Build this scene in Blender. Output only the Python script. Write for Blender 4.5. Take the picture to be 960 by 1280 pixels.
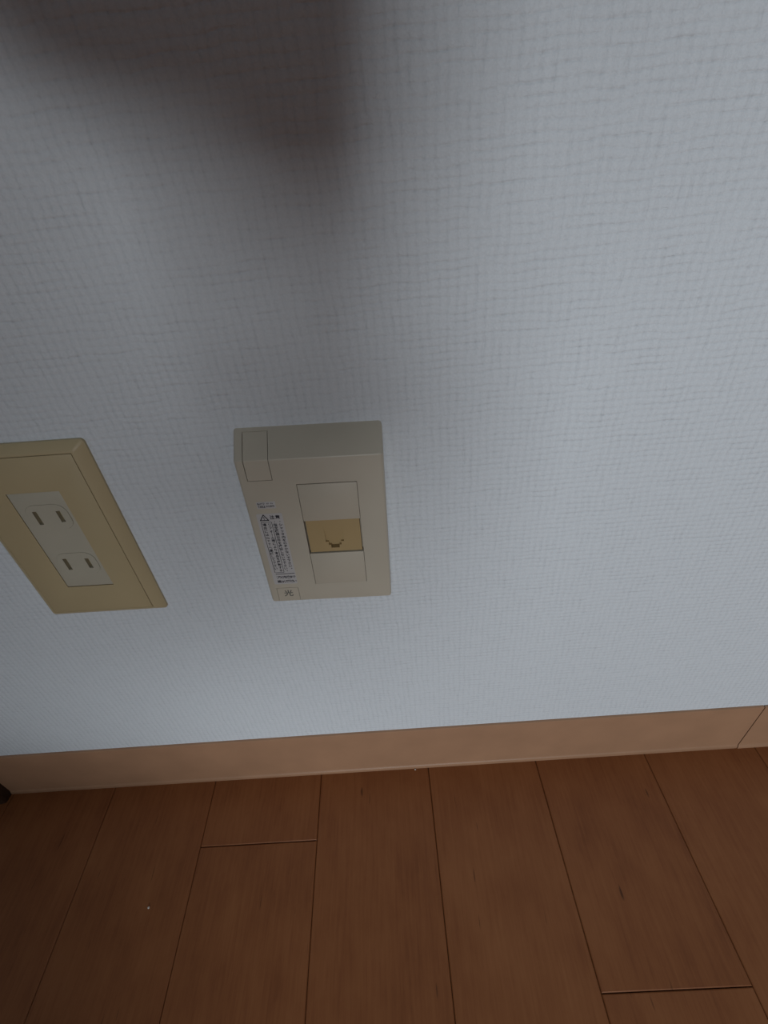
import bpy, bmesh, math, random
from mathutils import Matrix, Vector

random.seed(7)
scene = bpy.context.scene
COL = scene.collection
for o in list(bpy.data.objects):
    bpy.data.objects.remove(o, do_unlink=True)

MM = 0.001
CAM_H = 0.4679                 # lens height above the floor
CAM_Y = -0.2119                # lens distance from the wall (wall face is y = 0)

# ------------------------------------------------------------------ camera
cam_d = bpy.data.cameras.new('camera')
cam = bpy.data.objects.new('camera', cam_d)
COL.objects.link(cam)
c_right = Vector((0.99607512, -0.02273906, -0.08554111))
c_down = Vector((-0.08179517, -0.60576576, -0.79142744))
c_fwd = Vector((-0.03382156, 0.79531804, -0.60524815))
cam.matrix_world = Matrix((
    (c_right.x, -c_down.x, -c_fwd.x, 0.0),
    (c_right.y, -c_down.y, -c_fwd.y, CAM_Y),
    (c_right.z, -c_down.z, -c_fwd.z, CAM_H),
    (0, 0, 0, 1)))
cam_d.sensor_fit = 'HORIZONTAL'
cam_d.sensor_width = 36.0
cam_d.lens = 589.57 / 960 * 36.0
cam_d.clip_start = 0.005
scene.camera = cam

# ------------------------------------------------------------------ world, daylight, exposure
world = bpy.data.worlds.new('world')
scene.world = world
world.use_nodes = True
world.node_tree.nodes['Background'].inputs[0].default_value = (0.80, 0.90, 1.0, 1)
world.node_tree.nodes['Background'].inputs[1].default_value = 0.075

wl = bpy.data.lights.new('window_daylight', 'AREA')
wl.shape = 'RECTANGLE'
wl.size = 0.84
wl.size_y = 0.72
wl.energy = 30.0
wl.color = (0.94, 0.975, 1.0)
wlo = bpy.data.objects.new('window_daylight', wl)
COL.objects.link(wlo)
wlo.location = (0.02, -2.5, 0.74)
wlo.rotation_euler = (Vector((0, 0, 0.40)) - wlo.location).to_track_quat('-Z', 'Y').to_euler()

vs = scene.view_settings
vs.view_transform = 'Standard'
vs.look = 'None'
vs.gamma = 1.0
vs.use_curve_mapping = False
vs.exposure = 0.0

# ------------------------------------------------------------------ node helpers
def new_mat(name, rough=0.5, color=(0.8, 0.8, 0.8), spec=0.5):
    m = bpy.data.materials.new(name)
    m.use_nodes = True
    nt = m.node_tree
    b = nt.nodes['Principled BSDF']
    b.inputs['Base Color'].default_value = (*color, 1)
    b.inputs['Roughness'].default_value = rough
    b.inputs['Specular IOR Level'].default_value = spec
    return m, nt, b

def N(nt, t, **kw):
    n = nt.nodes.new(t)
    for k, v in kw.items():
        if k in n.inputs.keys() if hasattr(n.inputs, 'keys') else False:
            n.inputs[k].default_value = v
        else:
            setattr(n, k, v)
    return n

def math_n(nt, op, a, b=None, clamp=False):
    n = nt.nodes.new('ShaderNodeMath')
    n.operation = op
    n.use_clamp = clamp
    for i, v in enumerate((a, b)):
        if v is None:
            continue
        if isinstance(v, (int, float)):
            n.inputs[i].default_value = v
        else:
            nt.links.new(v, n.inputs[i])
    return n.outputs[0]

def noise(nt, vec, scale, detail=2.0, rough=0.5):
    n = nt.nodes.new('ShaderNodeTexNoise')
    n.inputs['Scale'].default_value = scale
    n.inputs['Detail'].default_value = detail
    n.inputs['Roughness'].default_value = rough
    nt.links.new(vec, n.inputs['Vector'])
    return n

def mapping(nt, vec, scale=(1, 1, 1), loc=(0, 0, 0), rot=(0, 0, 0)):
    n = nt.nodes.new('ShaderNodeMapping')
    n.inputs['Scale'].default_value = scale
    n.inputs['Location'].default_value = loc
    n.inputs['Rotation'].default_value = rot
    nt.links.new(vec, n.inputs['Vector'])
    return n.outputs[0]

def ramp(nt, fac, stops):
    n = nt.nodes.new('ShaderNodeValToRGB')
    el = n.color_ramp.elements
    while len(el) < len(stops):
        el.new(0.5)
    for e, (p, c) in zip(el, stops):
        e.position = p
        e.color = (*c, 1) if len(c) == 3 else c
    nt.links.new(fac, n.inputs[0])
    return n.outputs[0]

# ------------------------------------------------------------------ materials
def mat_wallpaper():
    m, nt, b = new_mat('woven_wallpaper', 0.85, (0.70, 0.755, 0.80), 0.25)
    tc = nt.nodes.new('ShaderNodeTexCoord')
    v = tc.outputs['Object']
    # slow wobble so that the threads are not ruler-straight
    wob = noise(nt, v, 60.0, 4.0)
    sep = nt.nodes.new('ShaderNodeSeparateXYZ'); nt.links.new(v, sep.inputs[0])
    sw = nt.nodes.new('ShaderNodeSeparateColor'); nt.links.new(wob.outputs['Color'], sw.inputs[0])
    wx = math_n(nt, 'MULTIPLY', math_n(nt, 'SUBTRACT', sw.outputs[0], 0.5), 0.0048)
    wz = math_n(nt, 'MULTIPLY', math_n(nt, 'SUBTRACT', sw.outputs[1], 0.5), 0.0040)
    px = math_n(nt, 'ADD', sep.outputs[0], wx)
    pz = math_n(nt, 'ADD', sep.outputs[2], wz)
    def thread(p, pitch):
        s = math_n(nt, 'SINE', math_n(nt, 'MULTIPLY', p, 2 * math.pi / pitch))
        return math_n(nt, 'ADD', math_n(nt, 'MULTIPLY', s, 0.5), 0.5)
    warp = thread(px, 0.0040)
    weft = thread(pz, 0.0034)
    # the gap beside each thread opens and closes along its length
    nv = noise(nt, mapping(nt, v, (420, 1, 75)), 1.0, 3.0, 0.65).outputs['Fac']
    nh = noise(nt, mapping(nt, v, (55, 1, 480)), 1.0, 3.0, 0.65).outputs['Fac']
    mv = ramp(nt, nv, [(0.40, (0, 0, 0)), (0.68, (1, 1, 1))])
    mh = ramp(nt, nh, [(0.40, (0, 0, 0)), (0.68, (1, 1, 1))])
    gv = math_n(nt, 'MULTIPLY', math_n(nt, 'POWER', math_n(nt, 'SUBTRACT', 1.0, warp), 3.0), math_n(nt, 'ADD', 0.25, mv))
    gh = math_n(nt, 'MULTIPLY', math_n(nt, 'POWER', math_n(nt, 'SUBTRACT', 1.0, weft), 4.0), math_n(nt, 'ADD', 0.12, mh))
    groove = math_n(nt, 'ADD', gv, gh)
    yarn = math_n(nt, 'ADD', math_n(nt, 'MULTIPLY', warp, 0.55), math_n(nt, 'MULTIPLY', weft, 0.28))
    yarn = math_n(nt, 'ADD', yarn, math_n(nt, 'MULTIPLY', nv, 0.7))
    fine = noise(nt, v, 1000.0, 3.0, 0.6).outputs['Fac']
    h = math_n(nt, 'ADD', math_n(nt, 'SUBTRACT', yarn, math_n(nt, 'MULTIPLY', groove, 0.7)), math_n(nt, 'MULTIPLY', fine, 1.1))
    bp = nt.nodes.new('ShaderNodeBump')
    bp.inputs['Strength'].default_value = 0.72
    bp.inputs['Distance'].default_value = 0.00042
    nt.links.new(h, bp.inputs['Height'])
    nt.links.new(bp.outputs[0], b.inputs['Normal'])
    # colour darkens in the thread gaps, most where warp and weft gaps meet
    dark_tone = math_n(nt, 'ADD', math_n(nt, 'MULTIPLY', gv, 0.13), math_n(nt, 'MULTIPLY', gh, 0.15))
    dark_tone = math_n(nt, 'ADD', dark_tone, math_n(nt, 'MULTIPLY', math_n(nt, 'MULTIPLY', gv, gh), 0.35))
    dark_tone = math_n(nt, 'ADD', dark_tone, math_n(nt, 'MULTIPLY', math_n(nt, 'SUBTRACT', fine, 0.40), 0.75), True)
    col = ramp(nt, dark_tone, [(0.0, (0.715, 0.772, 0.825)), (0.5, (0.62, 0.67, 0.72)), (1.0, (0.46, 0.49, 0.53))])
    nt.links.new(col, b.inputs['Base Color'])
    return m

def mat_plank():
    m, nt, b = new_mat('plank_wood', 0.48, (0.3, 0.13, 0.05), 0.28)
    tc = nt.nodes.new('ShaderNodeTexCoord')
    oi = nt.nodes.new('ShaderNodeObjectInfo')
    off = nt.nodes.new('ShaderNodeCombineXYZ')
    for i, k in enumerate((3.7, 11.3, 5.1)):
        nt.links.new(math_n(nt, 'MULTIPLY', oi.outputs['Random'], k), off.inputs[i])
    add = nt.nodes.new('ShaderNodeVectorMath'); add.operation = 'ADD'
    nt.links.new(tc.outputs['Object'], add.inputs[0]); nt.links.new(off.outputs[0], add.inputs[1])
    v = add.outputs[0]
    grain = noise(nt, mapping(nt, v, (420, 22, 22)), 1.0, 5.0, 0.65).outputs['Fac']
    fibre = noise(nt, mapping(nt, v, (1500, 60, 60)), 1.0, 2.0, 0.5).outputs['Fac']
    cloud = noise(nt, mapping(nt, v, (34, 20, 20)), 1.0, 4.0, 0.6).outputs['Fac']
    t = math_n(nt, 'ADD', math_n(nt, 'MULTIPLY', grain, 0.34), math_n(nt, 'ADD', 0.04, math_n(nt, 'MULTIPLY', cloud, 0.44)))
    t = math_n(nt, 'ADD', t, math_n(nt, 'MULTIPLY', fibre, 0.10))
    tone = nt.nodes.new('ShaderNodeSeparateColor'); nt.links.new(oi.outputs['Color'], tone.inputs[0])   # each board's own tone
    t = math_n(nt, 'ADD', t, math_n(nt, 'SUBTRACT', tone.outputs[0], 0.5))
    col = ramp(nt, t, [(0.26, (0.182, 0.057, 0.0195)), (0.46, (0.270, 0.097, 0.0335)), (0.66, (0.334, 0.131, 0.048))])
    # short dark flecks along the grain
    fl = noise(nt, mapping(nt, v, (330, 34, 34), (3.1, 0.7, 0)), 1.0, 1.0).outputs['Fac']
    flm = ramp(nt, fl, [(0.18, (0.35, 0.35, 0.35)), (0.25, (1, 1, 1))])
    mx = nt.nodes.new('ShaderNodeMix'); mx.data_type = 'RGBA'; mx.blend_type = 'MULTIPLY'
    mx.inputs['Factor'].default_value = 1.0
    nt.links.new(col, mx.inputs['A']); nt.links.new(flm, mx.inputs['B'])
    nt.links.new(mx.outputs['Result'], b.inputs['Base Color'])
    bp = nt.nodes.new('ShaderNodeBump'); bp.inputs['Strength'].default_value = 0.15; bp.inputs['Distance'].default_value = 0.0002
    nt.links.new(grain, bp.inputs['Height']); nt.links.new(bp.outputs[0], b.inputs['Normal'])
    return m

def mat_plain(name, color, rough=0.45, var=0.05, scale=60.0, spec=0.45, bump=0.0, bscale=2500.0):
    m, nt, b = new_mat(name, rough, color, spec)
    tc = nt.nodes.new('ShaderNodeTexCoord')
    n = noise(nt, tc.outputs['Object'], scale, 3.0).outputs['Fac']
    lo = tuple(c * (1 - var) for c in color); hi = tuple(min(1, c * (1 + var)) for c in color)
    nt.links.new(ramp(nt, n, [(0.3, lo), (0.7, hi)]), b.inputs['Base Color'])
    if bump:
        f = noise(nt, tc.outputs['Object'], bscale, 2.0).outputs['Fac']
        bp = nt.nodes.new('ShaderNodeBump'); bp.inputs['Strength'].default_value = bump; bp.inputs['Distance'].default_value = 0.0001
        nt.links.new(f, bp.inputs['Height']); nt.links.new(bp.outputs[0], b.inputs['Normal'])
    return m

M = dict(
    wall=mat_wallpaper(),
    plank=mat_plank(),
    subfloor=mat_plain('subfloor', (0.05, 0.022, 0.012), 0.9),
    base=mat_plain('baseboard_vinyl', (0.385, 0.222, 0.134), 0.38, 0.06, 30.0, bump=0.12, bscale=700.0),
    casing=mat_plain('dark_casing', (0.045, 0.022, 0.012), 0.5),
    cover=mat_plain('cover_plastic', (0.52, 0.483, 0.40), 0.36, 0.025, 40.0, bump=0.08),
    cover2=mat_plain('cover_plastic_panel', (0.522, 0.482, 0.397), 0.38, 0.025, 40.0, bump=0.08),
    jack=mat_plain('jack_plastic', (0.44, 0.325, 0.165), 0.42, 0.03, 40.0),
    plate=mat_plain('plate_plastic', (0.49, 0.405, 0.245), 0.45, 0.03, 30.0, bump=0.08),
    panel=mat_plain('plate_panel_plastic', (0.485, 0.40, 0.24), 0.42, 0.03, 30.0, bump=0.08),
    socket=mat_plain('socket_plastic', (0.485, 0.462, 0.375), 0.40, 0.03, 40.0),
    slot_dark=mat_plain('slot_shade', (0.03, 0.025, 0.02), 0.5),  # near-black: shade inside the socket slots put into the colour
    label=mat_plain('label_film', (0.52, 0.515, 0.515), 0.35, 0.02),
    ink=mat_plain('ink', (0.014, 0.014, 0.025), 0.6),
    inkgrey=mat_plain('ink_grey', (0.13, 0.13, 0.12), 0.6),
    crumb=mat_plain('crumb', (0.75, 0.72, 0.66), 0.8),
    phone=mat_plain('phone_glass', (0.02, 0.02, 0.025), 0.25),
    skin=mat_plain('skin', (0.50, 0.30, 0.21), 0.55),
    cloth=mat_plain('dark_clothing', (0.05, 0.05, 0.06), 0.9),
)

# ------------------------------------------------------------------ mesh helpers
def tag(o, label=None, cat=None, group=None, kind=None):
    if label: o['label'] = label
    if cat: o['category'] = cat
    if group: o['group'] = group
    if kind: o['kind'] = kind
    return o

def link(name, me, mat, parent=None):
    o = bpy.data.objects.new(name, me)
    COL.objects.link(o)
    if mat is not None and len(me.materials) == 0:
        me.materials.append(mat)
    o.parent = parent
    return o

def empty(name, loc, rot=(0, 0, 0)):
    o = bpy.data.objects.new(name, None)
    COL.objects.link(o)
    o.location = loc
    o.rotation_euler = rot
    o.empty_display_size = 0.02
    return o

def bm_box(x0, x1, y0, y1, z0, z1, s=MM):
    bm = bmesh.new()
    vs_ = [bm.verts.new((x * s, y * s, z * s)) for x in (x0, x1) for y in (y0, y1) for z in (z0, z1)]
    for f in ((0, 1, 3, 2), (4, 6, 7, 5), (0, 4, 5, 1), (2, 3, 7, 6), (0, 2, 6, 4), (1, 5, 7, 3)):
        bm.faces.new([vs_[i] for i in f])
    bmesh.ops.recalc_face_normals(bm, faces=bm.faces)
    return bm

def to_mesh(bm, name, smooth=False):
    bmesh.ops.recalc_face_normals(bm, faces=bm.faces)
    me = bpy.data.meshes.new(name)
    bm.to_mesh(me)
    bm.free()
    if smooth:
        me.polygons.foreach_set('use_smooth', [True] * len(me.polygons))
    return me

def bevel_bm(bm, off, seg=2, edges=None):
    bmesh.ops.bevel(bm, geom=list(edges if edges is not None else bm.edges), offset=off * MM,
                    segments=seg, profile=0.5, affect='EDGES', clamp_overlap=True)
    return bm

def prism_xz(poly, y0, y1, s=MM):
    """polygon in the x-z plane extruded along y"""
    bm = bmesh.new()
    a = [bm.verts.new((x * s, y0 * s, z * s)) for x, z in poly]
    c = [bm.verts.new((x * s, y1 * s, z * s)) for x, z in poly]
    n = len(poly)
    bm.faces.new(a); bm.faces.new(c[::-1])
    for i in range(n):
        j = (i + 1) % n
        bm.faces.new((a[i], c[i], c[j], a[j]))
    return bm

def prism_yz(poly, x0, x1, s=MM):
    bm = bmesh.new()
    a = [bm.verts.new((x0 * s, y * s, z * s)) for y, z in poly]
    c = [bm.verts.new((x1 * s, y * s, z * s)) for y, z in poly]
    n = len(poly)
    bm.faces.new(a); bm.faces.new(c[::-1])
    for i in range(n):
        j = (i + 1) % n
        bm.faces.new((a[i], c[i], c[j], a[j]))
    return bm

def rrect(x0, x1, z0, z1, r, seg=5):
    pts = []
    for cx, cz, a0 in ((x1 - r, z1 - r, 0), (x0 + r, z1 - r, 90), (x0 + r, z0 + r, 180), (x1 - r, z0 + r, 270)):
        for k in range(seg + 1):
            a = math.radians(a0 + 90 * k / seg)
            pts.append((cx + r * math.cos(a), cz + r * math.sin(a)))
    return pts

def boolean(me, cutters, op='DIFFERENCE'):
    """me: mesh, cutters: list of meshes; returns a new mesh"""
    tmp = bpy.data.objects.new('tmp', me); COL.objects.link(tmp)
    cs = []
    for c in cutters:
        co = bpy.data.objects.new('tmpc', c); COL.objects.link(co); cs.append(co)
        md = tmp.modifiers.new('b', 'BOOLEAN'); md.operation = op; md.solver = 'EXACT'; md.object = co
    dg = bpy.context.evaluated_depsgraph_get()
    dg.update()
    out = bpy.data.meshes.new_from_object(tmp.evaluated_get(dg))
    bpy.data.objects.remove(tmp, do_unlink=True)
    for co in cs:
        bpy.data.objects.remove(co, do_unlink=True)
    return out

def smooth_by_angle(me, deg=35):
    me.polygons.foreach_set('use_smooth', [True] * len(me.polygons))
    try:
        me.set_sharp_from_angle(angle=math.radians(deg))
    except Exception:
        pass
    return me

def weighted_bevel(me, width, seg=3):
    tmp = bpy.data.objects.new('tmp', me); COL.objects.link(tmp)
    md = tmp.modifiers.new('bv', 'BEVEL'); md.limit_method = 'WEIGHT'; md.width = width * MM; md.segments = seg
    dg = bpy.context.evaluated_depsgraph_get(); dg.update()
    out = bpy.data.meshes.new_from_object(tmp.evaluated_get(dg))
    bpy.data.objects.remove(tmp, do_unlink=True)
    return out

# glyph meshes from the built-in font (falls back to its CJK set)
_gl = {}
def glyph(ch, bold=0.020):
    if ch in _gl:
        return _gl[ch]
    cu = bpy.data.curves.new('g', 'FONT')
    cu.body = ch; cu.size = 1.0; cu.align_x = 'CENTER'; cu.fill_mode = 'FRONT'; cu.resolution_u = 2
    cu.offset = bold
    o = bpy.data.objects.new('g', cu); COL.objects.link(o)
    dg = bpy.context.evaluated_depsgraph_get(); dg.update()
    me = bpy.data.meshes.new_from_object(o.evaluated_get(dg))
    bpy.data.objects.remove(o, do_unlink=True)
    V = [tuple(v.co) for v in me.vertices]; F = [tuple(p.vertices) for p in me.polygons]
    _gl[ch] = (V, F)
    return _gl[ch]

class Ink:
    """flat lettering collected into one mesh, local x-z, mm"""
    def __init__(self): self.v, self.f = [], []
    def put(self, ch, cx, cz, size, sx=1.0, rot=0.0):
        V, F = glyph(ch); b = len(self.v); cr, sr = math.cos(rot), math.sin(rot)
        for x, y, z in V:
            gx, gy = x * size * sx, (y - 0.36) * size
            self.v.append(((cx + gx * cr - gy * sr) * MM, 0.0, (cz + gx * sr + gy * cr) * MM))
        self.f += [tuple(b + i for i in f) for f in F]
    def row(self, text, x0, x1, cz, size):
        n = len(text); step = (x1 - x0) / n
        for i, ch in enumerate(text):
            if ch != ' ': self.put(ch, x0 + step * (i + 0.5), cz, size)
    def column(self, text, cx, z0, z1, size):
        n = len(text); step = (z0 - z1) / n
        for i, ch in enumerate(text):
            z = z0 - step * (i + 0.5)
            if ch == 'ー': self.put(ch, cx, z, size, 1.0, -math.pi / 2)
            elif ch == '。': self.put(ch, cx + 0.55 * size, z + 0.4 * size, size)
            else: self.put(ch, cx, z, size)
    def bar(self, x0, z0, x1, z1, w):
        d = Vector((x1 - x0, z1 - z0)); L = d.length; n = Vector((-d.y, d.x)) / L * w / 2; b = len(self.v)
        for p in ((x0 + n.x, z0 + n.y), (x0 - n.x, z0 - n.y), (x1 - n.x, z1 - n.y), (x1 + n.x, z1 + n.y)):
            self.v.append((p[0] * MM, 0, p[1] * MM))
        self.f.append((b, b + 1, b + 2, b + 3))
    def build(self, name, mat, parent, y):
        me = bpy.data.meshes.new(name); me.from_pydata(self.v, [], self.f)
        o = link(name, me, mat, parent); o.location = (0, y * MM, 0)
        return o

# ================================================================== the room
# wall behind the plates
wall = link('wall_front', to_mesh(bm_box(-1500, 1900, 0, 100, 0, 2400), 'wall_front'), M['wall'])
tag(wall, 'white woven-texture wallpapered wall', kind='structure')

floor = link('floor', to_mesh(bm_box(-1500, 1900, -2600, 100, -60, -6), 'floor'), M['subfloor'])
tag(floor, 'reddish brown wooden plank floor', kind='structure')

# planks: seams measured from the picture, boards run towards the wall
SEAM0, PW = -298.7, 101.59
JIT = [0.98, -1.58, -0.27, 0.70, 0.47, 0.10, -0.40]
def seam(i):
    return SEAM0 + i * PW + (JIT[i] if 0 <= i < 7 else 0.0)
SKEW = -0.013
def plank(x0, x1, y0, y1, tone=0.0):
    g = 0.22
    bm = bm_box(x0 + g, x1 - g, y0 + g, y1 - g, -12, 0)
    top = [e for e in bm.edges if all(abs(v.co.z) < 1e-7 for v in e.verts)]
    bevel_bm(bm, 0.62, 1, top)
    cx, cy = (x0 + x1) / 2 * MM, (y0 + y1) / 2 * MM
    for v in bm.verts:
        v.co.x += SKEW * v.co.y
    bmesh.ops.translate(bm, verts=bm.verts, vec=(-cx, -cy, 0))
    o = link('plank', to_mesh(bm, 'plank'), M['plank'], floor)
    o.location = (cx, cy, 0)
    o.color = (0.5 + tone, 0.5, 0.5, 1)
    return o
JOINTS = {1: [-57.8], 4: [-158.4], 0: [-620], 2: [-540], 3: [-860], 5: [-700], -1: [-420], 6: [-330]}
for i in range(-10, 18):
    ys = [0.0] + JOINTS.get(i, [-(250 + (i * 373) % 650)])
    while ys[-1] > -2590:
        ys.append(max(ys[-1] - 909, -2600))
    tone0 = {-1: -0.03, 0: -0.015, 1: -0.01, 2: 0.0, 3: 0.04, 4: -0.015, 5: 0.02}.get(i, random.uniform(-.04, .04))
    for n_b, (a, b_) in enumerate(zip(ys, ys[1:])):
        if a - b_ > 5:
            plank(seam(i), seam(i + 1), b_, a, tone0 + (0.025 if n_b == 1 and i == 4 else -0.01 if n_b == 1 and i == 1 else 0))

# baseboard with a rounded lower lip; two lengths butted together
BH = 68.2
prof = [(0, 0), (0, BH), (-1.2, BH), (-1.8, BH - 0.4), (-2.05, BH - 1.3), (-2.05, 5.0), (-2.2, 4.4), (-2.8, 3.8), (-3.2, 3.0), (-3.3, 2.0), (-3.3, 0)]
def baseboard(name, x0, x1, label):
    bm = prism_yz(prof, x0, x1)
    ends = [e for e in bm.edges if abs(e.verts[0].co.x - e.verts[1].co.x) < 1e-7]
    bevel_bm(bm, 0.25, 1, ends)
    o = link(name, smooth_by_angle(to_mesh(bm, name), 40), M['base'])
    return tag(o, label, kind='structure')
bl = baseboard('baseboard_front', -401.8, 294.1, 'light brown baseboard running along the bottom of the wall')
br = baseboard('baseboard_front', 294.6, 1900, 'short end of light brown baseboard right of the joint')
br.location.y = -0.0004

# dark casing where the baseboard ends on the left
cas = [(-445, 0), (-402.2, 0), (-402.2, -9), (-403, -11), (-407, -12), (-445, -12)]
bm = bmesh.new()
a = [bm.verts.new((x * MM, y * MM, 0)) for x, y in cas]; c = [bm.verts.new((x * MM, y * MM, 2.1)) for x, y in cas]
bm.faces.new(a); bm.faces.new(c[::-1])
for i in range(len(cas)):
    j = (i + 1) % len(cas); bm.faces.new((a[i], c[i], c[j], a[j]))
tag(link('trim_1', to_mesh(bm, 'trim_1'), M['casing']), 'dark brown casing at the left end of the baseboard', kind='structure')

# ================================================================== optical / telephone wall outlet (beige box)
W, H, ZC, D = 73.75, 112.78, 100.8, 12.04
CX0, CZB, CROLL = -83.09, -214.59, 0.036
tel = empty('telephone_outlet', (CX0 * MM, 0, CZB * MM + CAM_H), (0, CROLL, 0))
tag(tel, 'pale beige boxy telephone outlet with warning sticker and yellowish jack', 'wall outlet')

def cover_solid():
    bm = prism_yz([(0, 0), (-D, 0), (-D, ZC), (0, H)], 0, W)
    bmesh.ops.recalc_face_normals(bm, faces=bm.faces)
    lay = bm.edges.layers.float.new('bevel_weight_edge')
    for e in bm.edges:
        p, q = e.verts[0].co, e.verts[1].co
        onwall = abs(p.y) < 1e-7 and abs(q.y) < 1e-7
        if onwall:
            continue
        if abs(p.x - q.x) < 1e-7:                       # outline of the two side faces
            low = abs(p.z) < 1e-7 and abs(q.z) < 1e-7
            e[lay] = 1.0
        elif abs(p.z - ZC * MM) < 1e-5:
            e[lay] = 0.28                                # crease between front and sloped top
        else:
            e[lay] = 0.45
    return weighted_bevel(to_mesh(bm, 'cover'), 1.7, 4)

solid = cover_solid()
def box_mesh(*a):
    return to_mesh(bm_box(*a), 'c')
WX0, WX1, WZ0, WZ1 = 28.64, 59.53, 13.8, 85.8
TX0, TX1, TZ = 4.55, 17.3, 88.87
win = box_mesh(WX0, WX1, -20, -D + 4.0, WZ0, WZ1)
tabc = box_mesh(TX0, TX1, -20, -1.3, TZ, 140)
hikc = box_mesh(4.6, 17.75, -20, -D + 2.5, -5, 11.75)
body = boolean(solid.copy(), [win, tabc, hikc])
link('cover_body', smooth_by_angle(body, 30), M['cover'], tel)

g = 0.26
tabm = boolean(solid.copy(), [box_mesh(TX0 + 0.32, TX1 - g, -20, -1.3 - 0.35, TZ + g, 140)], 'INTERSECT')
link('corner_cap', smooth_by_angle(tabm, 30), M['cover2'], tel)
hikm = boolean(solid.copy(), [box_mesh(4.6 + 0.2, 17.75 - 0.2, -20, -D + 2.5, -5, 11.75 - 0.2)], 'INTERSECT')
hik = link('mark_tab', smooth_by_angle(hikm, 30), M['cover2'], tel)
ik = Ink(); ik.put('光', 11.3, 7.0, 5.6); ik.build('lettering', M['inkgrey'], hik, -D - 0.06)

# window filled by upper shutter, jack and lower flap
def bev_box(x0, x1, y0, y1, z0, z1, r=0.2):
    bm = bm_box(x0, x1, y0, y1, z0, z1)
    bevel_bm(bm, r, 2)
    return smooth_by_angle(to_mesh(bm, 'p'), 40)
link('upper_shutter', bev_box(WX0 + 0.22, WX1 - 0.22, -D + 0.05, -D + 4.0, 61.65, WZ1 - 0.55, 0.12), M['cover2'], tel)
link('lower_flap', bev_box(WX0 + 0.22, WX1 - 0.22, -D + 0.05, -D + 4.0, WZ0 - 0.4, 37.95, 0.12), M['cover2'], tel)

# modular jack: stepped opening, closed by a slanted inner shutter
JX0, JX1, JZ0, JZ1 = 29.45, 58.75, 38.65, 61.6
jm = to_mesh(bevel_bm(bm_box(JX0, JX1, -D + 0.55, -D + 4.0, JZ0, JZ1), 0.15, 1), 'j')
step = [(38.9, 56.5), (38.9, 45.9), (40.3, 45.9), (40.3, 43.5), (41.5, 43.5), (41.5, 41.35), (46.2, 41.35), (46.2, 43.5), (47.35, 43.5), (47.35, 45.9), (48.95, 45.9), (48.95, 56.5)]
cut = prism_xz(step, -D - 2, -D + 2.2)
for v in cut.verts:                    # slope the floor of the opening: flush at the top, deep at the bottom
    if v.co.y > (-D + 1) * MM:
        t = (57.5 - v.co.z / MM) / (57.5 - 41.35)
        v.co.y = (-D + 0.41 + 2.2 * t) * MM
jm = boolean(jm, [to_mesh(cut, 'cut'), box_mesh(41.5, 46.2, -D - 2, -D + 3.7, 41.36, 43.3)])
link('modular_jack', smooth_by_angle(jm, 25), M['jack'], tel)

# stickers
stk = link('small_label', bev_box(0, 9.9, -0.08, 0.0, 0, 4.4, 0.02), M['label'], tel)
stk.location = (5.95 * MM, -D * MM, 71.5 * MM)
ik = Ink()
ik.row('RCワ', 0.35, 4.3, 3.2, 1.75); ik.row('TAKE', 0.55, 4.5, 1.35, 1.7)
ik.row("'07", 4.9, 6.6, 3.3, 1.15); ik.row('06', 7.2, 8.8, 3.35, 1.2); ik.row('030W1', 4.9, 9.4, 1.6, 1.5)
ik.build('lettering', M['ink'], stk, -0.14)

wst = link('warning_label', to_mesh(prism_xz(rrect(4.35, 18.1, 15.1, 68.2, 0.8), -0.08, 0), 'label'), M['label'], tel)
wst.location = (0, -D * MM, 0)
tri = Ink()
TRI = [(5.9, 63.75), (10.3, 63.75), (8.1, 67.45)]
for (p, q) in ((0, 1), (1, 2), (2, 0)):
    tri.bar(*TRI[p], *TRI[q], 0.5)
tri.bar(8.1, 66.1, 8.1, 64.9, 0.42); tri.bar(8.1, 64.6, 8.1, 64.2, 0.42)
for p in TRI:
    tri.bar(p[0] - 0.25, p[1], p[0] + 0.25, p[1], 0.5)
tri.build('warning_triangle', M['ink'], wst, -0.14)
ik = Ink()
ik.row('注意', 11.0, 16.9, 65.6, 2.75)
K = 2.12
ik.column('・シャッタ内をのぞかないで下さい。', 16.15, 63.6, 26.3, K)
ik.column('・指定機器以外を接続しないで下さい。', 13.25, 63.6, 24.6, K)
ik.column('リフォーム等により本品を移動する', 10.15, 61.9, 25.3, K)
ik.column('場合にはNTTへ連絡して下さい', 7.45, 61.9, 27.0, K)
ik.row('プラグを奥まで', 6.55, 17.5, 20.8, 2.3)
ik.row('差込んで下さい', 6.7, 17.6, 17.35, 2.3)
for a_ in ((5.9, 62.5, 11.6, 62.5), (5.9, 62.5, 6.35, 24.8), (11.6, 62.5, 11.65, 24.8), (6.35, 24.8, 11.65, 24.8)):
    ik.bar(*a_, 0.26)
ik.bar(6.5, 23.5, 17.7, 23.6, 0.42)
ik.build('lettering', M['ink'], wst, -0.14)

# ================================================================== power outlet (cream plate, two sockets)
OX0, OZ0, OROLL = -227.44, -217.96, 0.0217
pw = empty('power_outlet', (OX0 * MM, 0, OZ0 * MM + CAM_H), (0, OROLL, 0))
tag(pw, 'cream yellow power outlet plate with two grey two-slot sockets', 'wall outlet')
OW, OH, OE = 71.6, 120.0, 4.55
FX1, FZ1 = OW - 6.84, OH - 5.91            # face panel corner (groove)
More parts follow.
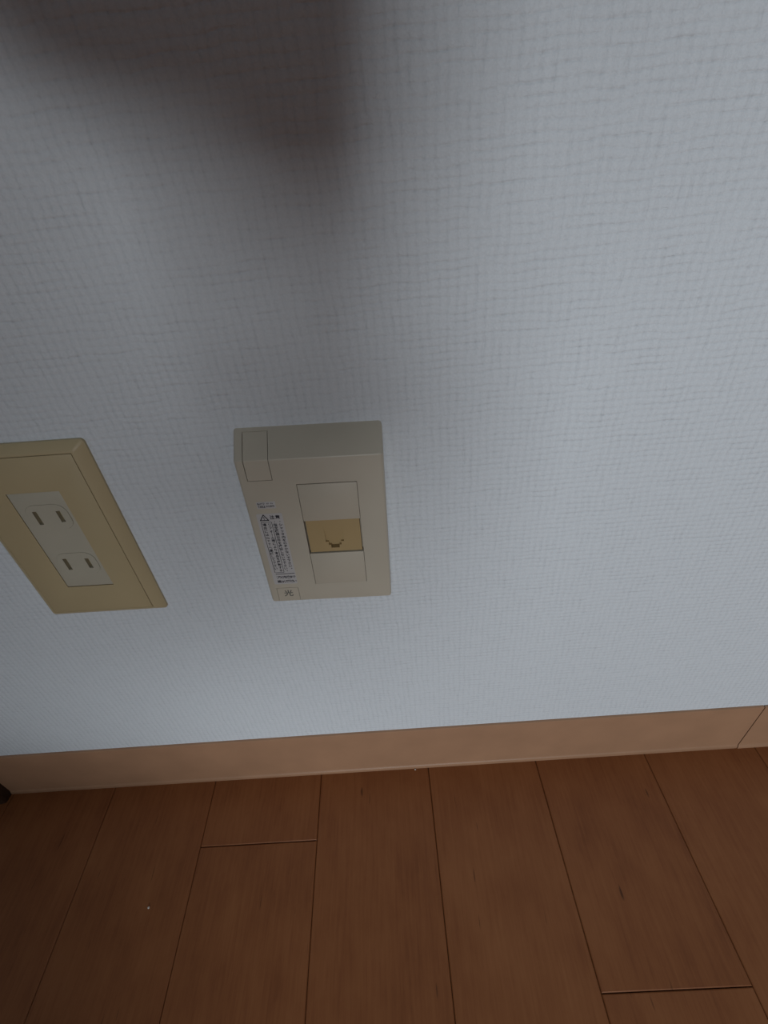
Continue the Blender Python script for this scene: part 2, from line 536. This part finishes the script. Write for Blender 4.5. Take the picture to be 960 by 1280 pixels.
# frame: loft wall outline -> step -> rim
rings = [((-4.2, OW, -4.2, OH), 2.2, 0.0), ((-4.2, OW, -4.2, OH), 2.2, -1.3), ((-3.9, OW - 0.3, -3.9, OH - 0.3), 2.0, -1.7),
         ((-0.5, FX1 + 1.9, -0.5, FZ1 + 1.7), 1.2, -OE + 0.25), ((0.0, FX1 + 1.4, 0.0, FZ1 + 1.2), 1.0, -OE)]
bm = bmesh.new()
prev = None
for (x0, x1, z0, z1), r, y in rings:
    cur = [bm.verts.new((x * MM, y * MM, z * MM)) for x, z in rrect(x0, x1, z0, z1, r)]
    if prev is None:
        bm.faces.new(cur)
    else:
        for i in range(len(cur)):
            j = (i + 1) % len(cur); bm.faces.new((prev[i], prev[j], cur[j], cur[i]))
    prev = cur
bm.faces.new(prev[::-1])
fr = boolean(to_mesh(bm, 'frame'), [box_mesh(0.8, FX1, -20, -OE + 2.6, 0.7, FZ1)])
link('plate_frame', smooth_by_angle(fr, 30), M['plate'], pw)
IX0, IX1, IZ0, IZ1 = 19.45, 47.96, 22.49, 92.5
pm = to_mesh(bevel_bm(bm_box(0.82, FX1 - 0.42, -OE, -OE + 2.6, 0.72, FZ1 - 0.42), 0.2, 2), 'panel')
pm = boolean(pm, [box_mesh(IX0, IX1, -20, 5, IZ0, IZ1)])
link('face_panel', smooth_by_angle(pm, 30), M['panel'], pw)

ins = to_mesh(bevel_bm(bm_box(IX0 + 0.2, IX1 - 0.12, -OE + 0.15, -0.3, IZ0 + 0.4, IZ1 - 0.12), 0.2, 2), 'ins')
SLOTS = [(28.3, 75.8, 9.0), (41.1, 76.1, 7.6), (28.2, 41.2, 9.0), (41.0, 41.1, 7.6)]
cuts = [box_mesh(x - 1.2, x + 1.2, -20, -0.9, z - h / 2, z + h / 2) for x, z, h in SLOTS]
ring = [box_mesh(22.6, 46.8, -20, -OE + 0.5, 66.5, 85.0)]
ins = boolean(ins, [to_mesh(prism_xz(rrect(23.25, 46.25, 67.5, 84.5, 6.1), -20, -OE + 0.45), 'r1'),
                    to_mesh(prism_xz(rrect(23.25, 46.25, 32.7, 49.7, 6.1), -20, -OE + 0.45), 'r2')] )
insb = boolean(ins, [c_ for c_ in cuts[:]])
socket = link('socket_insert', smooth_by_angle(insb, 30), M['socket'], pw)
for zc in (76.0, 41.2):
    zs = [s for s in SLOTS if abs(s[1] - zc) < 2]
    rm = to_mesh(prism_xz(rrect(23.4, 46.1, zc - 8.4, zc + 8.4, 6.0), -OE + 0.0, -OE + 0.45), 'rec')
    rm = boolean(rm, [box_mesh(x - 1.2, x + 1.2, -20, 5, z - h / 2, z + h / 2) for x, z, h in zs])
    rec = link('receptacle_face', smooth_by_angle(rm, 30), M['socket'], socket)
for x, z, h in SLOTS:  # dark sheet at each slot bottom, painting in the shade of its depth
    link('slot_shade', box_mesh(x - 1.19, x + 1.19, -1.0, -0.7, z - h / 2, z + h / 2), M['slot_dark'], socket)

# ================================================================== crumbs on the floor
def crumb(x, y, r, label):
    bm = bmesh.new()
    bmesh.ops.create_icosphere(bm, subdivisions=2, radius=r * MM)
    for v in bm.verts:
        v.co *= random.uniform(0.7, 1.2); v.co.z *= 0.7
    lo = min(v.co.z for v in bm.verts)
    o = link('crumb', to_mesh(bm, 'crumb'), M['crumb'])
    o.location = (x * MM, y * MM, -lo)
    tag(o, label, 'crumb', 'crumbs on the floor')
crumb(-228.5, -98.2, 0.9, 'tiny white crumb lying out on the floor below the power outlet')
crumb(-5.6, -4.3, 0.7, 'tiny white crumb against the foot of the baseboard')

# ================================================================== the photographer and the phone (behind the lens; they shade the wall)
ph = empty('mobile_phone', (0, 0, 0))
ph.matrix_world = Matrix((
    (c_right.x, -c_down.x, -c_fwd.x, -c_fwd.x * 0.002),
    (c_right.y, -c_down.y, -c_fwd.y, CAM_Y - c_fwd.y * 0.002),
    (c_right.z, -c_down.z, -c_fwd.z, CAM_H - c_fwd.z * 0.002),
    (0, 0, 0, 1)))
tag(ph, 'dark mobile phone held in front of the wall', 'phone')
bm = prism_xz(rrect(-54, 20, -5, 140, 9), 0, 8)
bevel_bm(bm, 1.2, 2, [e for e in bm.edges if abs(e.verts[0].co.y - e.verts[1].co.y) < 1e-7])
for v in bm.verts:
    v.co = Vector((v.co.x, v.co.z, v.co.y))
link('body', smooth_by_angle(to_mesh(bm, 'body'), 35), M['phone'], ph)
link('screen', box_mesh(-51, 17, 0, 129, 8.05, 8.3), M['phone'], ph)

J = {}
E_ = []
def chain(start, *pts):
    prev = start
    for k, (name, p, r) in enumerate(pts):
        J[name] = (Vector(p), r)
        if prev: E_.append((prev, name))
        prev = name
chain(None, ('pelvis', (-.40, -.93, .28), .135))
chain('pelvis', ('belly', (-.40, -.90, .40), .125), ('chest', (-.33, -.83, .52), .12), ('neck0', (-.13, -.75, .60), .058), ('neck', (-.07, -.71, .625), .050),
      ('jaw', (.01, -.645, .615), .062), ('head', (.045, -.625, .665), .082), ('crown', (.045, -.65, .73), .060))
chain('chest', ('lsh', (-.46, -.84, .60), .060), ('lel', (-.40, -.53, .73), .043), ('lwr', (-.178, -.275, .645), .032), ('lpalm', (-.126, -.205, .572), .030))
for k in range(4):
    L = (.92, 1.0, .95, .78)[k]
    u = Vector((.95, 0, -.31)); n_ = Vector((.31, 0, .95))           # along the fingers, across them
    b0 = Vector((-.095, 0, .511)) + n_ * (.0195 * k)
    p = [b0, b0 + u * (.048 * L), b0 + u * (.088 * L)]
    for q in p:                                                       # rest on the wall side of the phone
        q.y = -0.2119 + (q.z - CAM_H) * 0.766 + 0.016
    chain('lpalm', (f'lk{k}', p[0], .0120), (f'lm{k}', p[1], .0110), (f'lt{k}', p[2], .009))
chain('lpalm', ('lth0', (-.110, -.222, .552), .011), ('lth1', (-.080, -.214, .545), .009), ('lth2', (-.056, -.206, .545), .008))
chain('chest', ('rsh', (-.18, -.83, .50), .060), ('rel', (-.07, -.63, .37), .043), ('rwr', (-.012, -.385, .420), .026), ('rpalm', (.000, -.315, .440), .030))
for k in range(4):
    b0 = Vector((.020 - .017 * k, -.280, .438))
    chain('rpalm', (f'rk{k}', b0, .0085), (f'rm{k}', b0 + Vector((-.003, .020, -.006)), .008), (f'rt{k}', b0 + Vector((-.006, .022, -.026)), .007))
chain('rpalm', ('rth0', (-.026, -.300, .455), .010), ('rth1', (-.032, -.276, .462), .009), ('rth2', (-.030, -.254, .466), .008))
chain('pelvis', ('lhip', (-.51, -.88, .23), .090), ('lkn', (-.37, -.45, .105), .078), ('lan', (-.56, -.88, .055), .040), ('ltoe', (-.57, -1.05, .035), .030))
chain('pelvis', ('rhip', (-.31, -.88, .23), .090), ('rkn', (-.19, -.50, .090), .066), ('ran', (-.35, -.90, .055), .040), ('rtoe', (-.37, -1.07, .035), .030))
names = list(J)
me = bpy.data.meshes.new('person')
me.from_pydata([J[n][0] for n in names], [(names.index(a_), names.index(b_)) for a_, b_ in E_], [])
po = bpy.data.objects.new('person', me); COL.objects.link(po)
po.modifiers.new('skin', 'SKIN')
if not me.skin_vertices:
    me.attributes.new('skin', 'FLOAT', 'POINT')
for i, n in enumerate(names):
    sv = me.skin_vertices[0].data[i]
    sv.radius = (J[n][1], J[n][1]); sv.use_root = (n == 'pelvis')
sd = po.modifiers.new('sub', 'SUBSURF'); sd.levels = 2; sd.render_levels = 2
dg = bpy.context.evaluated_depsgraph_get(); dg.update()
pm_ = bpy.data.meshes.new_from_object(po.evaluated_get(dg))
po.modifiers.clear()
po.data = pm_
pm_.materials.clear(); pm_.materials.append(M['cloth']); pm_.materials.append(M['skin'])
bare = [J[n][0] for n in names if n[0] in 'lr' and n[1:3] in ('pa', 'k0', 'k1', 'k2', 'k3', 'm0', 'm1', 'm2', 'm3', 't0', 't1', 't2', 't3', 'th', 'wr')] + [J['jaw'][0], J['head'][0], J['neck'][0]]
for p in pm_.polygons:
    p.use_smooth = True
    d_ = min((p.center - q).length for q in bare)
    p.material_index = 1 if d_ < (0.10 if p.center.z > 0.84 else 0.05) else 0
tag(po, 'person in dark clothes crouching to photograph the outlets', 'person')
